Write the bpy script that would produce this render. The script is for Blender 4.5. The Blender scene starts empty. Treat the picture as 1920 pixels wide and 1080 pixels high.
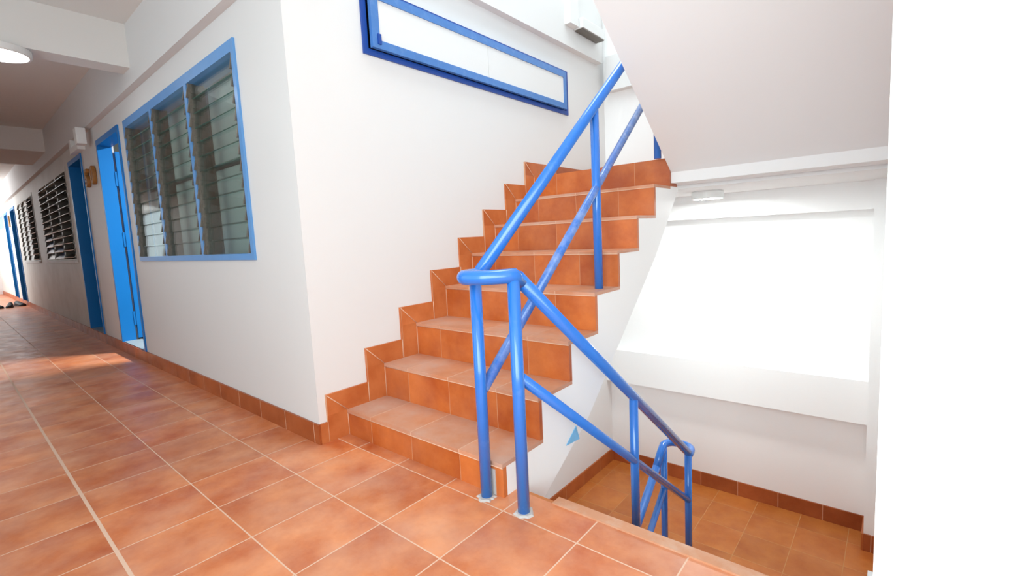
import bpy, bmesh, math, random
from mathutils import Vector, Matrix
random.seed(7)
S = bpy.context.scene
COL = S.collection
R = math.radians

# ------------------------------------------------------------------ materials
def new_mat(name):
    m = bpy.data.materials.new(name); m.use_nodes = True
    nt = m.node_tree
    for n in list(nt.nodes): nt.nodes.remove(n)
    out = nt.nodes.new('ShaderNodeOutputMaterial')
    return m, nt, out

class NT:
    """tiny node helper"""
    def __init__(s, nt): s.nt = nt
    def n(s, t, **kw):
        nd = s.nt.nodes.new(t)
        for k, v in kw.items(): setattr(nd, k, v)
        return nd
    def l(s, a, b): s.nt.links.new(a, b)
    def math(s, op, a, b=None, c=None):
        nd = s.n('ShaderNodeMath', operation=op)
        for i, v in enumerate((a, b, c)):
            if v is None: continue
            if isinstance(v, (int, float)): nd.inputs[i].default_value = v
            else: s.l(v, nd.inputs[i])
        return nd.outputs[0]
    def mix(s, f, a, b):
        nd = s.n('ShaderNodeMix', data_type='RGBA')
        for i, v in ((0, f), (6, a), (7, b)):
            if isinstance(v, (int, float)): nd.inputs[i].default_value = v
            elif isinstance(v, tuple): nd.inputs[i].default_value = (*v, 1) if len(v) == 3 else v
            else: s.l(v, nd.inputs[i])
        return nd.outputs[2]
    def noise(s, vec, scale, detail=3, rough=.55):
        nd = s.n('ShaderNodeTexNoise'); nd.inputs['Scale'].default_value = scale
        nd.inputs['Detail'].default_value = detail; nd.inputs['Roughness'].default_value = rough
        s.l(vec, nd.inputs['Vector']); return nd.outputs['Fac']
    def ramp(s, f, lo, hi):
        nd = s.n('ShaderNodeMapRange'); nd.inputs[1].default_value = lo; nd.inputs[2].default_value = hi
        s.l(f, nd.inputs[0]); return nd.outputs[0]

def paint(name, col, rough=.6, spec=.4, var=.04, vscale=3., bump=.0, bscale=60., wear=None, wearcol=(.6, .6, .6), coat=0.):
    m, nt, out = new_mat(name); h = NT(nt)
    b = h.n('ShaderNodeBsdfPrincipled'); h.l(b.outputs[0], out.inputs[0])
    geo = h.n('ShaderNodeNewGeometry'); P = geo.outputs['Position']
    f = h.noise(P, vscale)
    c = h.mix(f, tuple(x * (1 - var) for x in col), tuple(min(1, x * (1 + var)) for x in col))
    if wear:
        w = h.ramp(h.noise(P, wear[0], 5, .65), wear[1], wear[2])
        c = h.mix(h.math('MULTIPLY', w, wear[3]), c, wearcol)
    h.l(c, b.inputs['Base Color'])
    b.inputs['Roughness'].default_value = rough
    b.inputs['Specular IOR Level'].default_value = spec
    b.inputs['Coat Weight'].default_value = coat; b.inputs['Coat Roughness'].default_value = .06
    if bump:
        bp = h.n('ShaderNodeBump'); bp.inputs['Strength'].default_value = bump; bp.inputs['Distance'].default_value = .003
        h.l(h.noise(P, bscale, 4), bp.inputs['Height']); h.l(bp.outputs[0], b.inputs['Normal'])
    return m

def tile_mat(name, col_a, col_b, axis_u, u0, su, axis_v=None, v0=0., sv=.3, grout=(.62, .38, .26), gw=.004, rough=.35,
             dust=.0, shift=None, dustcol=(.60, .40, .31), wide=None):
    """glazed terracotta tile: grout lines across one or two world axes, colour clouding inside each tile"""
    m, nt, out = new_mat(name); h = NT(nt)
    b = h.n('ShaderNodeBsdfPrincipled'); h.l(b.outputs[0], out.inputs[0])
    geo = h.n('ShaderNodeNewGeometry'); P = geo.outputs['Position']
    sp = h.n('ShaderNodeSeparateXYZ'); h.l(P, sp.inputs[0])
    ax = {'x': sp.outputs[0], 'y': sp.outputs[1], 'z': sp.outputs[2]}
    def lines(a, o, s, w=gw):
        t = h.math('DIVIDE', h.math('SUBTRACT', a, o), s)
        if shift and a is ax[axis_u]:
            t = h.math('ADD', t, h.math('MULTIPLY', h.math('FLOOR', h.math('DIVIDE', h.math('ADD', ax[shift[0]], shift[2]), shift[1])), shift[3]))
        idx = h.math('FLOOR', t)
        fr = h.math('FRACT', t)
        d = h.math('MINIMUM', fr, h.math('SUBTRACT', 1., fr))
        ln = h.math('LESS_THAN', d, w / s / 2)
        return ln, idx
    g, iu = lines(ax[axis_u], u0, su)
    seed = iu
    if axis_v:
        g2, iv = lines(ax[axis_v], v0, sv)
        g = h.math('MAXIMUM', g, g2)
        seed = h.math('ADD', iu, h.math('MULTIPLY', iv, 17.3))
    else:
        zi = h.math('FLOOR', h.math('DIVIDE', h.math('ADD', ax['z'], .05), .18))
        seed = h.math('ADD', iu, h.math('MULTIPLY', zi, 13.7))
    if wide:
        wv = h.math('LESS_THAN', h.math('ABSOLUTE', h.math('SUBTRACT', ax[wide[0]], wide[1])), wide[2] / 2)
        g = h.math('MAXIMUM', g, wv)
    wn = h.n('ShaderNodeTexWhiteNoise', noise_dimensions='1D'); h.l(seed, wn.inputs['W'])
    off = h.n('ShaderNodeVectorMath', operation='MULTIPLY_ADD')
    h.l(wn.outputs['Color'], off.inputs[0]); off.inputs[1].default_value = (9, 9, 9); h.l(P, off.inputs[2])
    cl = h.ramp(h.noise(off.outputs[0], 4.2, 7, .62), .33, .67)
    c = h.mix(cl, col_a, col_b)
    tv = h.math('MULTIPLY', h.math('SUBTRACT', wn.outputs['Value'], .5), .16)
    hv = h.n('ShaderNodeHueSaturation'); h.l(c, hv.inputs['Color']); h.l(h.math('ADD', 1., tv), hv.inputs['Value'])
    c = hv.outputs[0]
    if dust:
        dn = h.ramp(h.noise(P, 3.1, 6, .65), .40, .72)
        c = h.mix(h.math('MULTIPLY', dn, dust), c, dustcol)
    c = h.mix(g, c, grout)
    h.l(c, b.inputs['Base Color'])
    rr = h.math('ADD', rough, h.math('MULTIPLY', h.ramp(h.noise(P, 7., 4), .3, .7), .14))
    rr = h.math('MAXIMUM', rr, h.math('MULTIPLY', g, .8))
    h.l(rr, b.inputs['Roughness'])
    b.inputs['Specular IOR Level'].default_value = .45
    bp = h.n('ShaderNodeBump'); bp.inputs['Strength'].default_value = .35; bp.inputs['Distance'].default_value = .002
    h.l(h.math('SUBTRACT', h.math('MULTIPLY', h.noise(P, 6., 2), .10), g), bp.inputs['Height']); h.l(bp.outputs[0], b.inputs['Normal'])
    return m

def emit(name, col, st):
    m, nt, out = new_mat(name); h = NT(nt)
    e = h.n('ShaderNodeEmission'); e.inputs[0].default_value = (*col, 1); e.inputs[1].default_value = st
    h.l(e.outputs[0], out.inputs[0]); return m

def glass(name, tint, refl=.10):
    m, nt, out = new_mat(name); h = NT(nt)
    t = h.n('ShaderNodeBsdfTransparent'); t.inputs[0].default_value = (*tint, 1)
    g = h.n('ShaderNodeBsdfGlossy'); g.inputs['Roughness'].default_value = .03
    lw = h.n('ShaderNodeLayerWeight'); lw.inputs['Blend'].default_value = .35
    f = h.math('ADD', refl, h.math('MULTIPLY', lw.outputs['Fresnel'], .55))
    mx = h.n('ShaderNodeMixShader'); h.l(f, mx.inputs[0]); h.l(t.outputs[0], mx.inputs[1]); h.l(g.outputs[0], mx.inputs[2])
    h.l(mx.outputs[0], out.inputs[0]); return m

ORA, ORB = (.38, .070, .010), (.58, .155, .032)
M = dict(
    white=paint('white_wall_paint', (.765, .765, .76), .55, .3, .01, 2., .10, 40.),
    bright=paint('lit_white_paint', (.91, .91, .905), .55, .3, .01, 2., .08, 40.),  # lighter copy of the wall white, carrying stronger light on string and far wall
    lgrey=paint('corridor_wall_dimmed', (.655, .65, .645), .5, .35, .015, 2., .10, 40.),  # wall white greyed down; the corridor's weaker light is in the colour
    stain_dim=paint('dim_stained_paint', (.58, .56, .52), .5, .35, .05, 2., .10, 40., wear=(2.2, .45, .75, .5), wearcol=(.40, .36, .31)),  # base darkened for the dim far bay, with grey-beige stains over it
    ceil=paint('ceiling_paint', (.74, .74, .72), .7, .2, .015, 1.5),
    soffit=paint('soffit_paint', (.765, .75, .745), .7, .2, .01, 1.5, .06, 25.),
    floor=tile_mat('floor_tile', (.44, .093, .022), (.70, .255, .10), 'x', .185, .296, 'y', .083, .3015, grout=(.66, .44, .32), gw=.0045,
                   rough=.30, dust=.35, wide=('y', -.8215, .011)),
    landing=tile_mat('landing_tile', (.41, .105, .017), (.54, .180, .035), 'x', .10, .30, 'y', .10, .30, grout=(.52, .27, .11), gw=.0035, rough=.3, dust=.06),
    riser=tile_mat('riser_tile', ORA, ORB, 'x', .208, .297, grout=(.54, .25, .13), gw=.003, rough=.3, dust=.10),
    tread=tile_mat('tread_tile', (.50, .19, .09), (.60, .27, .15), 'x', .208, .297, grout=(.66, .43, .31), gw=.0035, rough=.36, dust=.85,
                   dustcol=(.54, .36, .29)),
    skirt=tile_mat('skirting_tile', (.44, .105, .025), (.60, .19, .06), 'y', .0387, .2415, grout=(.60, .30, .17), gw=.003, rough=.32),
    base=tile_mat('baseboard_tile', (.29, .062, .014), (.42, .11, .032), 'x', -.04, .296, grout=(.62, .36, .24), gw=.004, rough=.3),
    basey=tile_mat('baseboard_tile_side', (.34, .08, .02), (.46, .13, .035), 'y', .02, .30, grout=(.55, .3, .17), gw=.004, rough=.3),
    grout=paint('grout', (.68, .43, .30), .8, .2, .1, 20),
    cement=paint('cement_patch', (.50, .46, .44), .9, .1, .12, 30),
    nosing=paint('worn_nosing', (.52, .24, .13), .6, .3, .12, 7, wear=(9, .45, .75, .6), wearcol=(.58, .46, .37)),
    blue=paint('blue_gloss_paint', (.022, .165, .59), .22, .5, .06, 6, .12, 30., wear=(11, .62, .8, .12), wearcol=(.4, .58, .85), coat=.45),
    bluedusty=paint('dusty_blue_gloss_paint', (.042, .155, .52), .25, .5, .06, 6, .12, 30., wear=(14, .42, .68, .42), wearcol=(.40, .48, .62), coat=.4),
    framed=paint('deep_blue_paint', (.010, .062, .33), .35, .45, .1, 9, .2, 40),
    frame=paint('mid_blue_paint', (.065, .20, .52), .28, .5, .1, 12, .2, 40, wear=(22, .5, .75, .2), wearcol=(.3, .45, .7)),
    wframe=paint('light_blue_paint', (.11, .30, .62), .3, .5, .08, 12, .15, 40),
    door=paint('door_blue_paint', (.004, .165, .50), .35, .45, .06, 4),
    alu=paint('aluminium', (.13, .115, .095), .4, .5, .35, 60),
    dark=paint('dark_interior', (.03, .032, .03), .8, .2, .1, 3),  # near-black colour in place of shade in unlit rooms and openings
    room=paint('room_shade', (.11, .12, .115), .8, .2, .05, 2),  # darkened so the gaps between the boards look unlit
    pale=paint('pale_green_board', (.74, .82, .78), .5, .3, .05, 3),
    sill=paint('grey_threshold', (.30, .36, .37), .4, .4, .1, 9),
    plastic=paint('white_plastic', (.80, .81, .80), .35, .4, .01, 5),
    digit=paint('brown_wood', (.30, .13, .03), .45, .4, .35, 30),
    shoe=paint('black_shoe', (.018, .018, .022), .45, .4, .3, 30),
    shoeb=paint('brown_shoe', (.20, .09, .05), .5, .3, .2, 30),
    tape=paint('light_blue_tape', (.22, .52, .80), .5, .3, .15, 25),
    glass=glass('louvre_glass', (.93, .975, .96), .04),
    glassdk=glass('grey_louvre_glass', (.62, .66, .64), .22),
    gedge=paint('glass_edge', (.10, .22, .19), .2, .6, .1, 20),
    gedgeb=paint('sky_pale_glass', (.70, .72, .68), .3, .5, .1, 8),  # pale colour carries the sky reflected in far louvres and end window
    frost_blue=paint('blue_frosted_glass', (.16, .26, .45), .3, .5, .1, 8),
    lamp=emit('lamp_glow', (.93, 1., .99), 185.),
    lampdim=emit('corridor_lamp_glow', (1, .99, .97), 12.),
)

# ------------------------------------------------------------------ mesh helpers
def link(o, parent=None):
    COL.objects.link(o)
    if parent is not None: o.parent = parent
    return o
def finish(name, bm, mat, parent=None, smooth=False, kind=None):
    me = bpy.data.meshes.new(name)
    bmesh.ops.recalc_face_normals(bm, faces=bm.faces[:])
    bm.to_mesh(me); bm.free()
    for mm in (mat if isinstance(mat, (list, tuple)) else [mat]): me.materials.append(M[mm] if isinstance(mm, str) else mm)
    if smooth:
        for p in me.polygons: p.use_smooth = True
    o = bpy.data.objects.new(name, me); link(o, parent)
    if kind: o['kind'] = kind
    return o
def tag(o, label, cat, group=None):
    o['label'] = label; o['category'] = cat
    if group: o['group'] = group
    return o
def thing(name, label, cat, group=None, kind=None):
    """an Empty at the world origin frame of its thing: children are modelled in place"""
    o = bpy.data.objects.new(name, None); link(o)
    if label: o['label'] = label
    if cat: o['category'] = cat
    if group: o['group'] = group
    if kind: o['kind'] = kind
    return o
def box(bm, x0, x1, y0, y1, z0, z1, mi=0, bev=0.):
    vs = [bm.verts.new(p) for p in ((x0, y0, z0), (x1, y0, z0), (x1, y1, z0), (x0, y1, z0), (x0, y0, z1), (x1, y0, z1), (x1, y1, z1), (x0, y1, z1))]
    fs = [bm.faces.new([vs[i] for i in q]) for q in ((0, 3, 2, 1), (4, 5, 6, 7), (0, 1, 5, 4), (1, 2, 6, 5), (2, 3, 7, 6), (3, 0, 4, 7))]
    for f in fs: f.material_index = mi
    if bev:
        es = list({e for f in fs for e in f.edges})
        bmesh.ops.bevel(bm, geom=es, offset=bev, segments=2, affect='EDGES', profile=.7)
    return vs
def bx(name, mat, x0, x1, y0, y1, z0, z1, parent=None, bev=0., kind=None):
    bm = bmesh.new(); box(bm, x0, x1, y0, y1, z0, z1, 0, bev); return finish(name, bm, mat, parent, kind=kind)
def prism_x(bm, prof, x0, x1, mi=0):
    """closed profile of (y, z) points extruded along x"""
    a = [bm.verts.new((x0, y, z)) for y, z in prof]; b = [bm.verts.new((x1, y, z)) for y, z in prof]
    n = len(prof); fs = [bm.faces.new(a), bm.faces.new(b[::-1])]
    for i in range(n): fs.append(bm.faces.new((a[i], b[i], b[(i + 1) % n], a[(i + 1) % n])))
    for f in fs: f.material_index = mi
def tube(bm, pts, r, seg=20, caps=True):
    pts = [Vector(p) for p in pts]
    n = len(pts); rings = []
    t0 = (pts[1] - pts[0]).normalized()
    up = Vector((0, 0, 1)) if abs(t0.z) < .9 else Vector((1, 0, 0))
    nrm = (up - t0 * up.dot(t0)).normalized()
    for i, p in enumerate(pts):
        if i == 0: t = pts[1] - p
        elif i == n - 1: t = p - pts[-2]
        else: t = (pts[i + 1] - p).normalized() + (p - pts[i - 1]).normalized()
        t = t.normalized()
        nrm = (nrm - t * nrm.dot(t)).normalized(); bi = t.cross(nrm)
        k = 1.
        if 0 < i < n - 1:
            c = (pts[i + 1] - p).normalized().dot((p - pts[i - 1]).normalized())
            k = 1 / max(.75, math.sqrt((1 + c) / 2))
        rings.append([bm.verts.new(p + (nrm * math.cos(a) + bi * math.sin(a)) * r * k) for a in [2 * math.pi * j / seg for j in range(seg)]])
    for i in range(n - 1):
        for j in range(seg):
            bm.faces.new((rings[i][j], rings[i][(j + 1) % seg], rings[i + 1][(j + 1) % seg], rings[i + 1][j]))
    if caps: bm.faces.new(rings[0][::-1]); bm.faces.new(rings[-1])
def tb(name, mat, pts, r, parent=None, seg=20):
    bm = bmesh.new(); tube(bm, pts, r, seg); o = finish(name, bm, mat, parent)
    for p in o.data.polygons: p.use_smooth = len(p.vertices) == 4
    return o
def bez(p0, p1, p2, n=8):
    p0, p1, p2 = map(Vector, (p0, p1, p2))
    return [(1 - t) ** 2 * p0 + 2 * t * (1 - t) * p1 + t * t * p2 for t in [i / n for i in range(n + 1)]]
def lathe(bm, prof, c, seg=48, mi=0):
    cx, cy, cz = c; rings = []
    for r, z in prof:
        rings.append([bm.verts.new((cx + r * math.cos(2 * math.pi * j / seg), cy + r * math.sin(2 * math.pi * j / seg), cz + z)) for j in range(seg)] if r > 1e-6 else [bm.verts.new((cx, cy, cz + z))])
    for a, b in zip(rings, rings[1:]):
        for j in range(seg):
            k = (j + 1) % seg
            if len(a) == 1: f = bm.faces.new((a[0], b[j], b[k]))
            elif len(b) == 1: f = bm.faces.new((a[j], a[k], b[0]))
            else: f = bm.faces.new((a[j], a[k], b[k], b[j]))
            f.material_index = mi
def wall_y(name, mat, x0, x1, z0, z1, y0, y1, holes):
    """wall slab in the xz plane with rectangular holes (x0,x1,z0,z1)"""
    xs = sorted({x0, x1, *[h[0] for h in holes], *[h[1] for h in holes]})
    zs = sorted({z0, z1, *[h[2] for h in holes], *[h[3] for h in holes]})
    bm = bmesh.new()
    inh = lambda x, z: any(h[0] < x < h[1] and h[2] < z < h[3] for h in holes) or not (x0 < x < x1 and z0 < z < z1)
    v = {}
    def V(x, y, z):
        k = (round(x, 5), round(y, 5), round(z, 5))
        if k not in v: v[k] = bm.verts.new((x, y, z))
        return v[k]
    for i in range(len(xs) - 1):
        for j in range(len(zs) - 1):
            a, b, c, d = xs[i], xs[i + 1], zs[j], zs[j + 1]
            mx, mz = (a + b) / 2, (c + d) / 2
            if inh(mx, mz): continue
            bm.faces.new((V(a, y0, c), V(b, y0, c), V(b, y0, d), V(a, y0, d)))
            bm.faces.new((V(a, y1, c), V(a, y1, d), V(b, y1, d), V(b, y1, c)))
            for (nx, nz, p, q) in ((a - 1e-3, mz, (a, c), (a, d)), (b + 1e-3, mz, (b, c), (b, d)), (mx, c - 1e-3, (a, c), (b, c)), (mx, d + 1e-3, (a, d), (b, d))):
                if inh(nx, nz): bm.faces.new((V(p[0], y0, p[1]), V(q[0], y0, q[1]), V(q[0], y1, q[1]), V(p[0], y1, p[1])))
    return finish(name, bm, mat, kind='structure')

# ------------------------------------------------------------------ measured layout (metres; corridor along -x, stair climbs +y)
RUN, Y1, H1, HR, W = .2415, .148, .130, .180, 1.025
DZ = [0, 0, -.0013, -.0018, .0024, .0061, .0033, .002, -.008]
DY = [0, 0, -.0021, -.006, -.0019, .0021, .001, .0024, -.0012]
def sy(i): return Y1 + (i - 1) * RUN + (DY[i] if i < 9 else 0)
def sz(i): return 0. if i == 0 else H1 + (i - 1) * HR + DZ[i]
LAND = sz(8)             # upper half landing
LOW = -1.31              # lower half landing
YF = 3.01                # far wall of the stair well
XR = 2.087               # right wall of the stair well
CE = 2.59                # corridor ceiling
XE = -17.2               # far end of the corridor
YO = -2.3                # outer side of the corridor

# ------------------------------------------------------------------ shell
bm = bmesh.new()
prof = [(XE, YO), (6.5, YO), (6.5, 0), (XR, 0), (XR, .222), (W - .02, .222), (W - .02, .17), (0, .17), (0, 0), (XE, 0)]
lo = [bm.verts.new((x, y, -.16)) for x, y in prof]; hi = [bm.verts.new((x, y, 0)) for x, y in prof]
bm.faces.new(hi); bm.faces.new(lo[::-1])
for i in range(len(prof)): bm.faces.new((lo[i], lo[(i + 1) % len(prof)], hi[(i + 1) % len(prof)], hi[i]))
finish('floor', bm, 'floor', kind='structure')

# corridor wall (y = 0) with its window and door openings
D1, D2, D3, D4 = (-3.735, -2.905), (-5.24, -4.50), (-12.2, -11.35), (-13.62, -12.92)
W1, W2, W3, W4 = (-2.72, -.506), (-7.82, -5.48), (-10.78, -8.62), (-16.6, -13.85)
WZ = (.895, 2.025)
holes = [(*W1, *WZ), (*D1, .10, 2.035)]
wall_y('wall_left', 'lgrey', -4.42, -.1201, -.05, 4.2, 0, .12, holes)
wall_y('wall_corridor', 'stain_dim', XE, -4.42, -.05, 4.2, 0, .12, [(*D2, .10, 2.035), (*W2, *WZ), (*W3, *WZ), (*D3, .06, 2.01), (*D4, .06, 2.0), (*W4, .80, 2.05)])
# stair wall (x = 0) with the opening behind the blue sash
bm = bmesh.new()
FY0, FY1, FZ0, FZ1 = .408, 2.36, 1.913, 2.258
box(bm, -.12, 0, .0, FY0, -3.4, 4.2); box(bm, -.12, 0, FY1, YF + .12, -3.4, 4.2)
box(bm, -.12, 0, FY0, FY1, -3.4, FZ0); box(bm, -.12, 0, FY0, FY1, FZ1, 4.2)
finish('wall_stair', bm, 'white', kind='structure')
bx('wall_far', 'bright', -.12, XR + .25, YF, YF + .14, -3.4, 4.2, kind='structure')
# right wall and the near wall end that faces the corridor
bm = bmesh.new()
prof = [(XR, .0), (6.5, .0), (6.5, .14), (XR + .14, .14), (XR + .14, YF), (XR, YF)]
a = [bm.verts.new((x, y, -3.4)) for x, y in prof]; b = [bm.verts.new((x, y, 4.2)) for x, y in prof]
n = len(prof); bm.faces.new(a[::-1]); bm.faces.new(b)
for i in range(n): bm.faces.new((a[i], a[(i + 1) % n], b[(i + 1) % n], b[i]))
finish('wall_right', bm, 'white', kind='structure')
bx('trim_1', 'bright', 1.99, XR, 2.77, YF, LOW, 1.2, kind='structure')                    # pilaster in the far corner
bx('ceiling', 'ceil', XE, 6.5, YO, 0, CE, CE + .14, kind='structure')
bx('ceiling_stair', 'white', -.12, XR + .2, 0, YF + .1, 4.2, 4.3, kind='structure')
bx('trim_2', 'lgrey', XE, 0, -.05, 0, 2.18, CE, kind='structure')                       # long beam over the doors
bx('trim_3', 'ceil', -2.345, -2.167, YO, -.05, 2.29, CE, kind='structure')
bx('trim_4', 'ceil', -7.58, -6.30, YO, -.05, 2.31, CE, kind='structure')
bx('trim_5', 'white', 0, .055, .02, 2.88, 2.435, 4.2, kind='structure')                 # beam over the stair wall
bx('trim_6', 'bright', 0, XR, 2.92, YF, -.475, -.165, kind='structure')                  # beam across the lower landing wall
bx('trim_7', 'bright', 0, XR, 2.86, YF, 1.015, 1.2, kind='structure')                    # beam under the upper landing
bx('trim_8', 'white', .06, XR, 2.93, YF, 2.20, 2.5, kind='structure')
bx('trim_10', 'lgrey', -.121, -.0004, -.0016, -.0001, .1, 2.18, kind='structure')  # thin skin carrying the dimmed corridor tone up to the corner
bx('trim_9', 'white', 2.073, XR - .0005, .0005, .28, .0005, .105, kind='structure')
# outer side: closed along the dark stretch, open with a parapet by the stair and at the far end
bm = bmesh.new()
box(bm, -11.4, -2.7, YO - .12, YO, -.05, CE)
box(bm, XE, -11.4, YO - .12, YO, -.05, .95); box(bm, -2.7, 6.5, YO - .12, YO, -.05, .45)
finish('wall_outer', bm, 'white', kind='structure')
bx('wall_end', 'white', 6.5, 6.6, YO, .14, -.05, CE + .14, kind='structure')
wall_end = bmesh.new(); box(wall_end, XE - .1, XE, YO, .12, -.05, 4.2); finish('wall_back', wall_end, 'white', kind='structure')
# rooms behind the corridor wall
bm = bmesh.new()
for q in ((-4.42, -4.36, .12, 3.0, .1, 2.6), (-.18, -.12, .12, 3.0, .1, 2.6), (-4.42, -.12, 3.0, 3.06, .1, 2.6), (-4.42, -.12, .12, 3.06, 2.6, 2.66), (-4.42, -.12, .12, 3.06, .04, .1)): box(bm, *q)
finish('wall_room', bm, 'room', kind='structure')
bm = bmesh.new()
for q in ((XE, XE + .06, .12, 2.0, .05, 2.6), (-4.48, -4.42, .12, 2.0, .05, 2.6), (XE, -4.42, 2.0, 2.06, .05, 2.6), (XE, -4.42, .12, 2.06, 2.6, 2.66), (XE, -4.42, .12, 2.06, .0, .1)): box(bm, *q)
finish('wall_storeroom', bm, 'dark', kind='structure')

# baseboards
bm = bmesh.new()
for x0, x1 in ((D1[1] + .0, .008), (-4.42, D1[0]), (D2[1], -4.42)):
    box(bm, x0, x1, -.010, 0, 0, .1)
box(bm, D1[0], D1[1], -.010, 0, 0, .098); box(bm, XE, D2[1], -.010, 0, 0, .098)
finish('baseboard_left', bm, 'base', kind='structure')
bm = bmesh.new()
box(bm, 0, XR, YF - .012, YF, LOW, LOW + .12); box(bm, 1.9905, XR, 2.758, 2.77, LOW, LOW + .12)
finish('baseboard_far', bm, 'base', kind='structure')
bm = bmesh.new(); box(bm, 0, .012, 1.80, YF - .012, LOW, LOW + .12); box(bm, 1.978, 1.99, 2.758, YF - .012, LOW, LOW + .12)
finish('baseboard_well', bm, 'basey', kind='structure')
bm = bmesh.new(); box(bm, 0, .012, sy(8) + .301, YF, LAND, LAND + .104); box(bm, .012, XR, YF - .012, YF, LAND, LAND + .104)
finish('baseboard_upper', bm, 'base', kind='structure')
# half landings
bx('floor_lower_landing', 'landing', 0, XR, 1.81, YF, LOW - .15, LOW, kind='structure')
bm = bmesh.new(); box(bm, 0, XR, 1.99, YF, 1.2, LAND - .02); box(bm, 0, XR, sy(8) + .02, 1.99, 1.23, LAND - .02)
finish('ceiling_landing', bm, 'soffit', kind='structure')
bx('floor_upper_landing', 'tread', 0, XR, sy(8) + .021, YF, LAND - .02, LAND, kind='structure')

# ------------------------------------------------------------------ staircase going up
st = thing('staircase', 'orange tiled staircase climbing beside the white wall with the blue sash', 'staircase')
for i in range(1, 9):
    y, z0, z1 = sy(i), sz(i - 1), sz(i)
    last = i == 8
    xe = W
    bx('riser', 'riser', .012, xe, y, y + .02, z0 - (0 if i > 1 else 0), z1 - .016 if not last else z1, st)
    if not last:
        y2 = sy(i + 1)
        t = bx('tread', 'tread', .012, W, y - .003, y2 + .019, z1 - .016, z1, st)
        tb('nosing_line', 'grout', [(.012, y - .001, z1 - .017), (W, y - .001, z1 - .017)], .0028, t, 8)
bx('side_tile', 'riser', W - .006, W + .004, sy(8) + .0005, 1.96, sz(7) + .0, LAND, st)
# stepped skirting of cut tiles up the wall, one piece for each step
SKY, SKZ = .1093, .104
for i in range(1, 9):
    y0 = sy(i) - SKY; z1 = sz(i) + SKZ
    y1 = sy(i + 1) - SKY if i < 8 else sy(8) + .3
    bm = bmesh.new()
    z0 = sz(i - 1)
    if i == 1: y0 = .0385
    pf = [(y0, z0), (sy(i), z0), (sy(i), sz(i)), (y1, sz(i)), (y1, z1), (y0, z1)]
    a = [bm.verts.new((0, y, z)) for y, z in pf]; b = [bm.verts.new((.012, y, z)) for y, z in pf]
    bm.faces.new(a); bm.faces.new(b[::-1])
    for k in range(6): bm.faces.new((a[k], b[k], b[(k + 1) % 6], a[(k + 1) % 6]))
    sk = finish('skirting', bm, 'skirt', st)
    tb('grout_line', 'grout', [(.0125, y0 + .003, z1 - .003), (.0125, sy(i), sz(i))], .0022, sk, 6)
    tb('grout_line', 'grout', [(.0125, sy(i), sz(i - 1)), (.0125, sy(i), sz(i))], .0022, sk, 6)
    tb('grout_line', 'grout', [(.0125, y1, sz(i) + .002), (.0125, y1, z1)], .0022, sk, 6)
bm = bmesh.new(); box(bm, 0, .012, 0, .0385, 0, .1)
finish('skirting', bm, 'skirt', st)
# white body and string of the flight
pf = [(Y1 + .02, -.15)]
for i in range(1, 9):
    pf.append((sy(i) + .02, sz(i - 1) - .016 if i > 1 else -.001)); pf.append((sy(i) + .02, sz(i) - .016))
pf += [(1.99, LAND - .025), (1.99, 1.19), (1.612, .797), (.783, .10), (.396, -.122), (.33, -.15)]
bm = bmesh.new(); prism_x(bm, pf, .001, W - .0015)
finish('string_wall', bm, 'bright', st)
# narrow front face of the flight (plastered corner by the newel)
bx('corner_patch', 'cement', W - .072, W - .036, Y1 - .004, Y1 + .004, 0, .10, st)

tp = bmesh.new()
tri = [(.661, .095), (.688, .026), (.575, .036)]
a = [tp.verts.new((W, y, z)) for y, z in tri]; b = [tp.verts.new((W + .002, y, z)) for y, z in tri]
tp.faces.new(a); tp.faces.new(b[::-1])
for i in range(3): tp.faces.new((a[i], b[i], b[(i + 1) % 3], a[(i + 1) % 3]))
tag(finish('paint_patch', tp, 'tape'), 'small light blue triangle of paint on the white stair string', 'paint patch')

# ------------------------------------------------------------------ staircase going down (mostly hidden by the floor edge)
sd = thing('staircase', 'lower flight dropping from the worn nosing to the lower landing', 'staircase')
bx('nosing', 'nosing', 1.19, XR - .002, .218, .262, -.02, .006, sd)
bm = bmesh.new()
pf = [(.225, -.165)]
NR = 8; hr = -LOW / NR; rn = (1.81 - .24) / (NR - 1)
y = .24
pf = [(.24, -.002)]
z = 0.
for k in range(NR):
    z -= hr; pf.append((.24 + k * rn, z if k < NR - 1 else LOW))
    if k < NR - 1: pf.append((.24 + (k + 1) * rn, z))
pf += [(1.81, LOW - .15), (.224, -.30), (.224, -.002)]
prism_x(bm, pf, W + .01, XR)
finish('flight', bm, 'landing', sd)
bm = bmesh.new()
pf = [(1.81, LOW)]; z = LOW
for k in range(7):
    z -= .17; pf.append((1.81 - k * .24, z)); pf.append((1.81 - (k + 1) * .24, z))
pf += [(1.81 - 7 * .24, z - .2), (1.81, LOW - .2)]
prism_x(bm, pf, .002, W)
finish('flight', bm, 'landing', sd)

# ------------------------------------------------------------------ flight above (its soffit crosses the top right)
bm = bmesh.new()
sl = .745
pf = [(1.957, 1.22), (sy(8) + .02, LAND - .021)]
zz = LAND; yy = sy(8) + .02
for k in range(7):
    zz += .18; pf.append((yy, zz)); yy -= RUN; pf.append((yy, zz))
pf += [(.12, zz), (.12, 1.22 + .7395 * (1.957 - .12))]
prism_x(bm, pf, 1.03, XR)
finish('ceiling_flight', bm, 'soffit', kind='structure')
bx('floor_above', 'soffit', 0, XR, .0, .119, CE, CE + .15, kind='structure')

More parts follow.
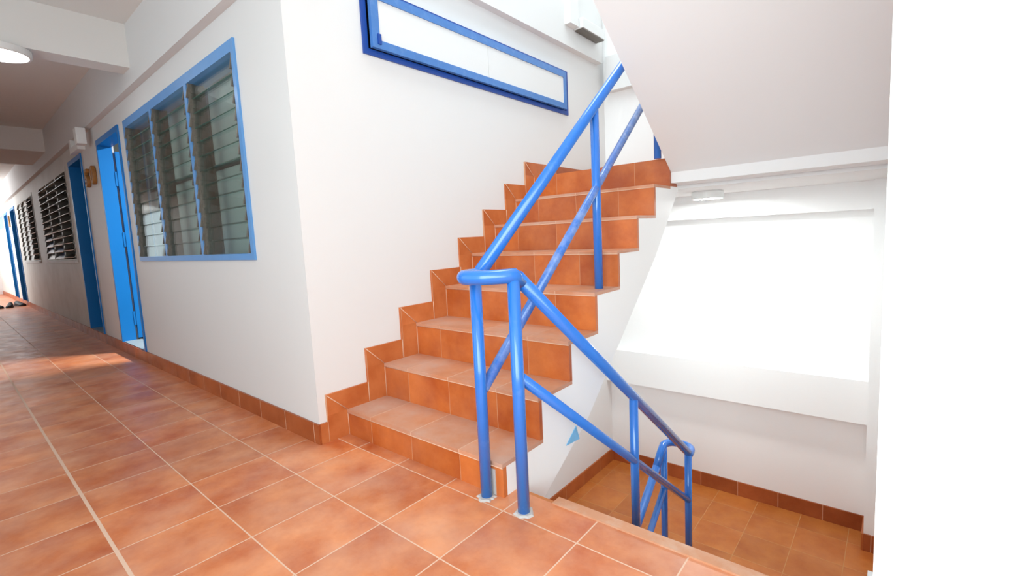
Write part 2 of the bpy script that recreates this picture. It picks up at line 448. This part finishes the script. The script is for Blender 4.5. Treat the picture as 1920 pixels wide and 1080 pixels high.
# ------------------------------------------------------------------ railing: one welded piece over three flights
rl = thing('stair_railing', 'blue tubular steel railing turning from the upward flight down into the well', 'railing')
XA, XB = .965, 1.138
HRr, MR, PR = .0245, .020, .0215
zt = .825
U = lambda y: .852 + .8236 * (y - .163)          # upper hand rail
UM = lambda y: .445 + .858 * (y - .175)           # upper mid rail
Lr = lambda y: .809 - .768 * (y - .155)           # lower hand rail
LM = lambda y: .458 - .749 * (y - .159)           # lower mid rail
loop = [(XA, .14, zt)] + bez((XA, .11, zt), (XA, .005, zt), (XA + .06, .01, zt)) + bez((XA + .08, .015, zt), (XB - .03, .03, zt), (XB, .13, zt - .0), 8)
tb('handrail', 'blue', [(XA, .135, U(.135) - .005), (XA, 1.66, U(1.66)), (XA, 1.80, U(1.72))], HRr, rl)
tb('handrail_bend', 'blue', [(XA, .155, zt + .002), (XA, .125, zt)] + bez((XA, .10, zt), (XA, .035, zt), (XA + .05, .035, zt), 6) + bez((XA + .075, .04, zt), (XB - .03, .062, zt), (XB, .12, zt + .002), 6) + [(XB, .16, Lr(.16) - .002)], HRr, rl)
tb('handrail', 'blue', [(XB, .14, Lr(.14)), (XB, 1.81, Lr(1.81))], HRr, rl)
ze = Lr(1.81)
tb('handrail_bend', 'blue', [(XB, 1.79, Lr(1.79)), (XB, 1.815, Lr(1.82))] + bez((XB, 1.83, ze - .005), (XB, 1.93, ze - .01), (1.05, 1.925, ze - .005), 8)[1:] + bez((1.05, 1.925, ze - .005), (XA, 1.92, ze), (XA, 1.84, ze - .005), 8)[1:] + [(XA, 1.80, ze - .03), (XA, 1.70, ze - .125)], HRr, rl)
tb('handrail', 'blue', [(XA, 1.72, ze - .105), (XA, .45, ze - .105 - .95)], HRr, rl)
tb('mid_rail', 'bluedusty', [(XA, .13, UM(.13)), (XA, 1.83, UM(1.83))], MR, rl)
tb('mid_rail', 'blue', [(XB, .13, LM(.13)), (XB, 1.80, LM(1.80))], MR, rl)
tb('mid_rail', 'blue', [(XA, 1.835, ze - .31), (XA, .45, ze - .31 - 1.04)], MR, rl)
def post(x, y, z0, z1): return tb('post', 'blue', [(x, y, z0), (x, y, z1)], PR, rl)
post(XA, .119, 0, zt)
post(XB, .119, 0, zt)
post(XA, 1.022, sz(4), U(1.022))
post(XA, 1.81, LAND, U(1.72))
post(XB, 1.02, -.166 * 4, Lr(1.02))
post(XB, 1.80, LOW, Lr(1.80))
post(XA, 1.845, LOW, ze)
post(XA, .62, LOW - .85, ze - .105 - .82)
# the rail of the flight above, going on from the upper landing
tb('handrail_bend', 'blue', [(XA, 1.79, U(1.72))] + bez((XA, 1.81, U(1.72)), (XA, 1.92, U(1.72)), (1.05, 1.92, U(1.72)), 6) + bez((1.06, 1.92, U(1.72)), (XB, 1.92, U(1.72)), (XB, 1.82, U(1.72)), 6), HRr, rl)
tb('handrail', 'blue', [(XB, 1.83, U(1.72)), (XB, .4, U(1.72) + 1.43 * .745)], HRr, rl)
tb('mid_rail', 'blue', [(XB, 1.81, U(1.72) - .36), (XB, .4, U(1.72) - .36 + 1.41 * .745)], MR, rl)
post(XB, 1.81, LAND + .17, U(1.72))
for x in (XA, XB):
    bm = bmesh.new()
    seg = 22; rr = [random.uniform(.030, .044) for _ in range(seg)]
    top = [bm.verts.new((x + rr[j] * .8 * math.cos(2 * math.pi * j / seg), .119 + rr[j] * .8 * math.sin(2 * math.pi * j / seg), .005)) for j in range(seg)]
    bot = [bm.verts.new((x + rr[j] * math.cos(2 * math.pi * j / seg), .119 + rr[j] * math.sin(2 * math.pi * j / seg), .0)) for j in range(seg)]
    bm.faces.new(top)
    for j in range(seg): bm.faces.new((bot[j], bot[(j + 1) % seg], top[(j + 1) % seg], top[j]))
    o = finish('footing_collar', bm, 'cement', rl); o['label'] = 'pale cement collar around the post foot'

# ------------------------------------------------------------------ louvre windows
def louvre(name, x0, x1, z0, z1, bays, mullions, fw, fmat, tilt, n, gmats, proud=.012, top=.05, bot=.035, sill=False):
    w = thing(name, None, None, kind='structure')
    bm = bmesh.new()
    for q in ((x0, x1, z1 - top, z1), (x0, x1, z0, z0 + bot), (x0, x0 + fw, z0 + bot, z1 - top), (x1 - fw, x1, z0 + bot, z1 - top)):
        box(bm, q[0], q[1], -proud, .10, q[2], q[3])
    finish('frame', bm, fmat, w)
    for mx in mullions: bx('mullion', fmat, mx - .022, mx + .022, -proud, .08, z0 + bot, z1 - top, w)
    edges = [x0 + fw] + [e for mx in mullions for e in (mx - .022, mx + .022)] + [x1 - fw]
    zz0, zz1 = z0 + bot, z1 - top
    pit = (zz1 - zz0) / n
    proto = {}
    for b in range(bays):
        a, c = edges[2 * b], edges[2 * b + 1]
        # sheet metal channels that hold the blade clips
        for xx, sg in ((a, 1), (c - .022, -1)):
            bm = bmesh.new(); box(bm, xx, xx + .022, -.006, .085, zz0, zz1)
            for k in range(n):
                zc = zz0 + pit * (k + .5)
                prism_x(bm, [(-.006, zc - pit * .46), (-.020, zc - pit * .46), (-.006, zc + pit * .35)], xx + .004, xx + .016)
                x2 = xx + .022 if sg > 0 else xx - .006
                box(bm, x2, x2 + .006, .002, .07, zc - pit * .15, zc + pit * .15)
            finish('clip_channel', bm, 'alu', w)
        for k in range(n):
            zc = zz0 + pit * (k + .5)
            tl = tilt(b, k) if callable(tilt) else tilt
            key = (round(c - a, 3), gmats(b, k)[0])
            if key not in proto:
                bm = bmesh.new(); hw = (c - a) / 2 - .014; hh = pit * .56
                vs = box(bm, -hw, hw, -.003, .003, -hh, hh)
                for f in bm.faces:
                    f.material_index = 0 if abs(f.normal.y) > .5 else 1
                bm.normal_update()
                for f in bm.faces: f.material_index = 0 if abs(f.normal.y) > .5 else 1
                me = bpy.data.meshes.new('louvre_blade'); bm.to_mesh(me); bm.free()
                for mm in gmats(b, k): me.materials.append(M[mm])
                proto[key] = me
            o = bpy.data.objects.new('louvre_blade', proto[key]); link(o, w)
            o.location = ((a + c) / 2, .014, zc); o.rotation_euler = (-tl, 0, 0)
    if sill: bx('sill', 'white', x0, x1, -.03, .0, z0 - .012, z0 + .012, w)
    return w
louvre('window_1', *W1, *WZ, 3, (-1.985, -1.248), .036, 'wframe', R(7), 12, lambda b, k: ('glass', 'gedge'), top=.06)
def g2(b, k):
    if (b == 0 and k in (1, 2, 3)) or (b == 1 and k in (0, 1)): return ('frost_blue', 'gedgeb')
    if b < 2: return ('gedgeb', 'gedgeb')
    return ('glassdk', 'gedgeb')
def t2(b, k): return R(74 - 3.2 * (11 - k) * (1.25 - .45 * b))
louvre('window_2', *W2, *WZ, 3, (-7.04, -6.26), .03, 'stain_dim', t2, 12, g2, proud=.006, sill=True)
louvre('window_3', *W3, *WZ, 3, (-10.06, -9.34), .03, 'stain_dim', lambda b, k: R(12) if b < 2 else R(50), 12, lambda b, k: ('gedgeb', 'gedgeb') if b < 2 else ('glassdk', 'gedgeb'), proud=.006, sill=True)

# pale boards and a lamp inside the first room
spec = [(-2.96, -2.44, 'pale green board standing behind the left bay of the near louvre window'),
        (-2.19, -1.68, 'pale green board standing behind the middle bay of the near louvre window'),
        (-1.345, -.56, 'wide pale green board behind the right bay of the near louvre window')]
for x0, x1, lab in spec:
    t = tag(bpy.data.objects.new('board', None), lab, 'board', 'pale boards behind the near louvre window'); link(t)
    bx('panel', 'pale', x0, x1, .15, .17, .11, 2.2, t)
    bx('stile', 'alu', x0 - .05, x0 - .012, .15, .175, .11, 2.2, t)
    bx('rail', 'room', x0, x1, .143, .15, 1.47, 1.50, t)

# ------------------------------------------------------------------ doors
def doorway(name, x0, x1, z0, z1, leaf=True, jamb=.10, mat='door'):
    d = thing(name, None, None, kind='structure')
    bm = bmesh.new()
    box(bm, x0, x0 + .035, -.012, jamb, z0, z1); box(bm, x1 - .03, x1, -.012, jamb, z0, z1); box(bm, x0 + .035, x1 - .03, -.012, jamb, z1 - .05, z1)
    finish('door_frame', bm, mat, d)
    bx('threshold', 'sill', x0 + .035, x1 - .03, .0, .14, z0 - .02, z0 + .004, d)
    if leaf:
        lf = bx('door_leaf', mat, x0 + .01, x0 + .045, .116, .87, z0 + .02, z1 - .09, d, .003)
        for zc in (z0 + .22, z0 + 1.0, z1 - .35):
            bx('hinge', mat, x0 + .012, x0 + .04, .098, .14, zc - .07, zc + .07, lf)
    return d
doorway('door_1', *D1, .10, 2.035)
doorway('door_2', *D2, .10, 2.035, False, .12)
doorway('door_3', *D3, .06, 2.01, False)
doorway('door_4', *D4, .06, 2.0, False)
# window with a grille at the bright far end
w4 = thing('window_4', None, None, kind='structure')
bm = bmesh.new()
for q in ((W4[0], W4[1], 2.0, 2.05), (W4[0], W4[1], .80, .84), (W4[0], W4[0] + .04, .84, 2.0), (W4[1] - .04, W4[1], .84, 2.0)): box(bm, q[0], q[1], -.012, .08, q[2], q[3])
finish('frame', bm, 'plastic', w4)
bx('head_panel', 'frame', W4[0] + .04, W4[1] - .04, .02, .04, 1.72, 2.0, w4)
bx('pane', 'gedgeb', W4[0] + .04, W4[1] - .04, .045, .055, .84, 1.72, w4)
for k in range(9): bx('grille_bar', 'plastic', W4[0] + .25 + k * .29, W4[0] + .265 + k * .29, .0, .014, .84, 1.72, w4)
for z in (1.05, 1.38): bx('grille_bar', 'plastic', W4[0] + .04, W4[1] - .04, .0, .014, z, z + .014, w4)

# blue hopper sash on the stair wall
w5 = thing('window_5', None, None, kind='structure')
def ring(bm, x0, x1, y0, y1, z0, z1, wl, wr, wb, wt):
    box(bm, x0, x1, y0, y0 + wl, z0, z1); box(bm, x0, x1, y1 - wr, y1, z0, z1)
    box(bm, x0, x1, y0 + wl, y1 - wr, z0, z0 + wb); box(bm, x0, x1, y0 + wl, y1 - wr, z1 - wt, z1)
bm = bmesh.new(); ring(bm, -.10, .010, FY0, FY1, FZ0, FZ1, .03, .03, .03, .03)
finish('frame', bm, 'framed', w5)
bx('shade_backing', 'dark', -.118, -.10, FY0, FY1, FZ0, FZ1, w5)  # dark panel standing in for the shaded opening behind the sash
SX = .040
SY0, SY1, SZ0, SZ1 = .445, 2.292, 1.945, 2.232
bm = bmesh.new(); ring(bm, SX - .022, SX, SY0, SY1, SZ0, SZ1, .046, .035, .042, .045)
sash = finish('sash', bm, 'frame', w5)
bx('pane', 'white', SX - .014, SX - .006, SY0 + .046, 1.3465, SZ0 + .042, SZ1 - .045, sash)
bx('pane', 'white', SX - .014, SX - .006, 1.3495, SY1 - .035, SZ0 + .042, SZ1 - .045, sash)
bx('catch', 'framed', SX, SX + .008, SY0 + .03, SY0 + .05, SZ0 + .02, SZ0 + .07, sash)

# ------------------------------------------------------------------ lamps and small fittings
def lamp(name, label, c, r, h, glow):
    t = thing(name, label, 'ceiling light', 'round ceiling lights')
    bm = bmesh.new(); lathe(bm, [(0, 0), (r * .97, 0), (r, -.006), (r, -h + .006), (r * .97, -h), (r * .90, -h), (r * .90, -h + .004)], c)
    finish('housing', bm, 'plastic', t, smooth=False)
    bm = bmesh.new(); lathe(bm, [(0, -h + .001), (r * .90, -h + .002)], c)
    finish('diffuser', bm, glow, t)
    return t
lamp('ceiling_light', 'round white ceiling light on the corridor beam beyond the window', (-2.27, -.70, 2.29), .155, .045, 'lampdim')
lamp('ceiling_light', 'round white ceiling light under the half landing of the stair well', (1.07, 2.45, 1.2), .105, .055, 'lamp')

t = thing('junction_box', 'white box on the beam above the second blue door', 'junction box')
bx('casing', 'plastic', -3.97, -3.85, -.125, -.0505, 2.02, 2.172, t, .008)
bx('lid', 'plastic', -3.85, -3.843, -.12, -.055, 2.026, 2.166, t)
t = thing('cable_trunking', 'white corner of cable trunking beside the wall box', 'trunking')
bx('upright', 'plastic', -4.68, -4.60, -.06, -.0, 2.10, 2.178, t); bx('run', 'plastic', -4.68, -4.27, -.06, .0, 2.04, 2.10, t)
t = thing('cable_trunking', 'white upright trunking on the wall above the stairs', 'trunking')
bx('channel', 'plastic', .055, .105, 2.27, 2.40, 2.585, 4.19, t)
bx('cover', 'plastic', .105, .110, 2.275, 2.395, 2.585, 4.19, t)
t = thing('wall_light', 'slim white fitting fixed beside the upright trunking above the stairs', 'wall light')
bx('casing', 'plastic', .055, .14, 2.41, 2.78, 2.58, 2.66, t, .006)
bx('base_strip', 'alu', .06, .135, 2.42, 2.77, 2.572, 2.58, t)

def numeral(ch, label, x, z, s, wx):
    cu = bpy.data.curves.new('numeral_curve', 'FONT'); cu.body = ch; cu.size = s; cu.extrude = .008; cu.bevel_depth = .009; cu.align_x = 'CENTER'
    tmp = bpy.data.objects.new('numeral_tmp', cu); COL.objects.link(tmp)
    bpy.context.view_layer.update()
    me = bpy.data.meshes.new_from_object(tmp.evaluated_get(bpy.context.evaluated_depsgraph_get()))
    bpy.data.objects.remove(tmp)
    me.transform(Matrix.Translation((x, -.018, z)) @ Matrix.Rotation(R(90), 4, 'X') @ Matrix.Diagonal((wx, 1, 1, 1)))
    me.materials.clear(); me.materials.append(M['digit'])
    o = bpy.data.objects.new('door_numeral', me); link(o)
    return tag(o, label, 'numeral', 'brown wooden numerals by the blue doors')
numeral('5', 'brown wooden numeral 5 on the wall by the second blue door', -4.24, 1.665, .235, 1.15)
numeral('0', 'brown wooden numeral 0 on the wall beside the nearest blue door', -3.965, 1.665, .235, 1.1)
tag(bx('number_plate', 'digit', -12.66, -12.5, -.02, 0, 1.66, 1.90, None, .006), 'small brown plate between the two farthest blue doors', 'number plate')

# shoes by the far doors
def shoe(x, y, rz, mat, label, L=.29, w=.052):
    bm = bmesh.new()
    prof = [(-.5, .55, .55), (-.42, .8, 1.), (-.2, .82, .95), (0, .86, .72), (.2, 1.0, .52), (.36, .95, .42), (.47, .6, .30), (.5, .2, .15)]
    rings = []
    for t, ww, hh in prof:
        ring_ = []
        for a in range(10):
            an = math.pi * a / 9
            ring_.append(bm.verts.new((t * L, -math.cos(an) * w * ww, .02 + math.sin(an) * .085 * hh)))
        rings.append(ring_)
    for a, b in zip(rings, rings[1:]):
        for j in range(9): bm.faces.new((a[j], a[j + 1], b[j + 1], b[j]))
    bm.faces.new(rings[0][::-1]); bm.faces.new(rings[-1])
    for a, b in zip(rings, rings[1:]): bm.faces.new((a[-1], a[0], b[0], b[-1]))
    t = thing('shoe', label, 'shoe', 'shoes left by the far doors')
    t.location = (x, y, .0); t.rotation_euler = (0, 0, rz)
    finish('upper', bm, mat, t, smooth=True)
    bm = bmesh.new(); pts = [(p * L * 1.02, ww * w * 1.06) for p, ww, _ in prof]
    out = [(a, -b) for a, b in pts] + [(a, b) for a, b in pts[::-1]]
    lo = [bm.verts.new((a, b, 0)) for a, b in out]; hi = [bm.verts.new((a, b, .022)) for a, b in out]
    bm.faces.new(lo[::-1]); bm.faces.new(hi)
    for i in range(len(out)): bm.faces.new((lo[i], lo[(i + 1) % len(out)], hi[(i + 1) % len(out)], hi[i]))
    finish('sole', bm, 'shoe', t)
shoe(-11.75, -.10, R(20), 'shoe', 'black shoe lying nearest the wall by the far doors')
shoe(-11.55, -.26, R(-10), 'shoe', 'black shoe second from the wall by the far doors')
shoe(-11.60, -.42, R(15), 'shoe', 'black shoe third from the wall by the far doors')
shoe(-11.40, -.58, R(-5), 'shoe', 'black shoe fourth from the wall by the far doors')
shoe(-12.30, -.62, R(80), 'shoeb', 'brown shoe behind the black shoes at the corridor end')

# ------------------------------------------------------------------ light
def area(name, loc, rot, sx_, sy_, power, col=(1, 1, 1), spread=180):
    L = bpy.data.lights.new(name, 'AREA'); L.shape = 'RECTANGLE'; L.size = sx_; L.size_y = sy_; L.energy = power; L.color = col; L.spread = R(spread)
    o = bpy.data.objects.new(name, L); o.location = loc; o.rotation_euler = rot; link(o); return o
# daylight through the open side of the corridor behind the camera, and at its far end
area('daylight_near_opening', (3.55, YO - .02, 1.5), (R(90), 0, 0), 4.4, 2.0, 124, (.85, .985, 1.), 145)
area('daylight_mid_opening', (-1.2, YO - .02, 1.4), (R(90), 0, 0), 2.8, 1.9, 2.2, (.90, .99, 1.))
area('daylight_far_opening', (-14.3, YO - .02, 1.75), (R(90), 0, 0), 5.4, 1.5, 135, (.98, .99, 1.), 120)
# daylight falling down the open stair well
area('daylight_stair_well', (.55, 1.4, 4.15), (0, 0, 0),  .9, 2.2, 38, (.88, .985, 1.))
area('room_lamp', (-2.3, 1.6, 2.55), (0, 0, 0), .9, .2, 200, (1, 1, .98))
wd = bpy.data.worlds.new('sky'); S.world = wd; wd.use_nodes = True
wd.node_tree.nodes['Background'].inputs[0].default_value = (.82, .94, 1., 1); wd.node_tree.nodes['Background'].inputs[1].default_value = 1.25

# ------------------------------------------------------------------ camera (solved from the photograph's tile and stair edges)
yaw, pit, rol = .7004, -.1039, -.049
F = Vector((-math.sin(yaw) * math.cos(pit), math.cos(yaw) * math.cos(pit), math.sin(pit)))
Rt = Vector((math.cos(yaw), math.sin(yaw), 0)); U0 = Rt.cross(F)
R2 = math.cos(rol) * Rt + math.sin(rol) * U0; U2 = -math.sin(rol) * Rt + math.cos(rol) * U0
cd = bpy.data.cameras.new('camera'); cam = bpy.data.objects.new('camera', cd); link(cam)
mw = Matrix((R2, U2, -F)).transposed().to_4x4(); mw.translation = (2.1019, -1.089, .9604)
cam.matrix_world = mw
cd.sensor_width = 36.; cd.lens = 881.97 * 36 / 1920
cd.shift_x = (960 - 939.225) / 1920; cd.shift_y = (533.65 - 540) / 1920
cd.clip_start = .02; cd.clip_end = 100
S.camera = cam

S.view_settings.view_transform = 'Standard'; S.view_settings.look = 'None'
S.view_settings.gamma = 1; S.view_settings.use_curve_mapping = False
S.view_settings.exposure = 0.27
S.cycles.max_bounces = 10; S.cycles.diffuse_bounces = 6; S.cycles.glossy_bounces = 4; S.cycles.transparent_max_bounces = 24
S.cycles.use_denoising = True
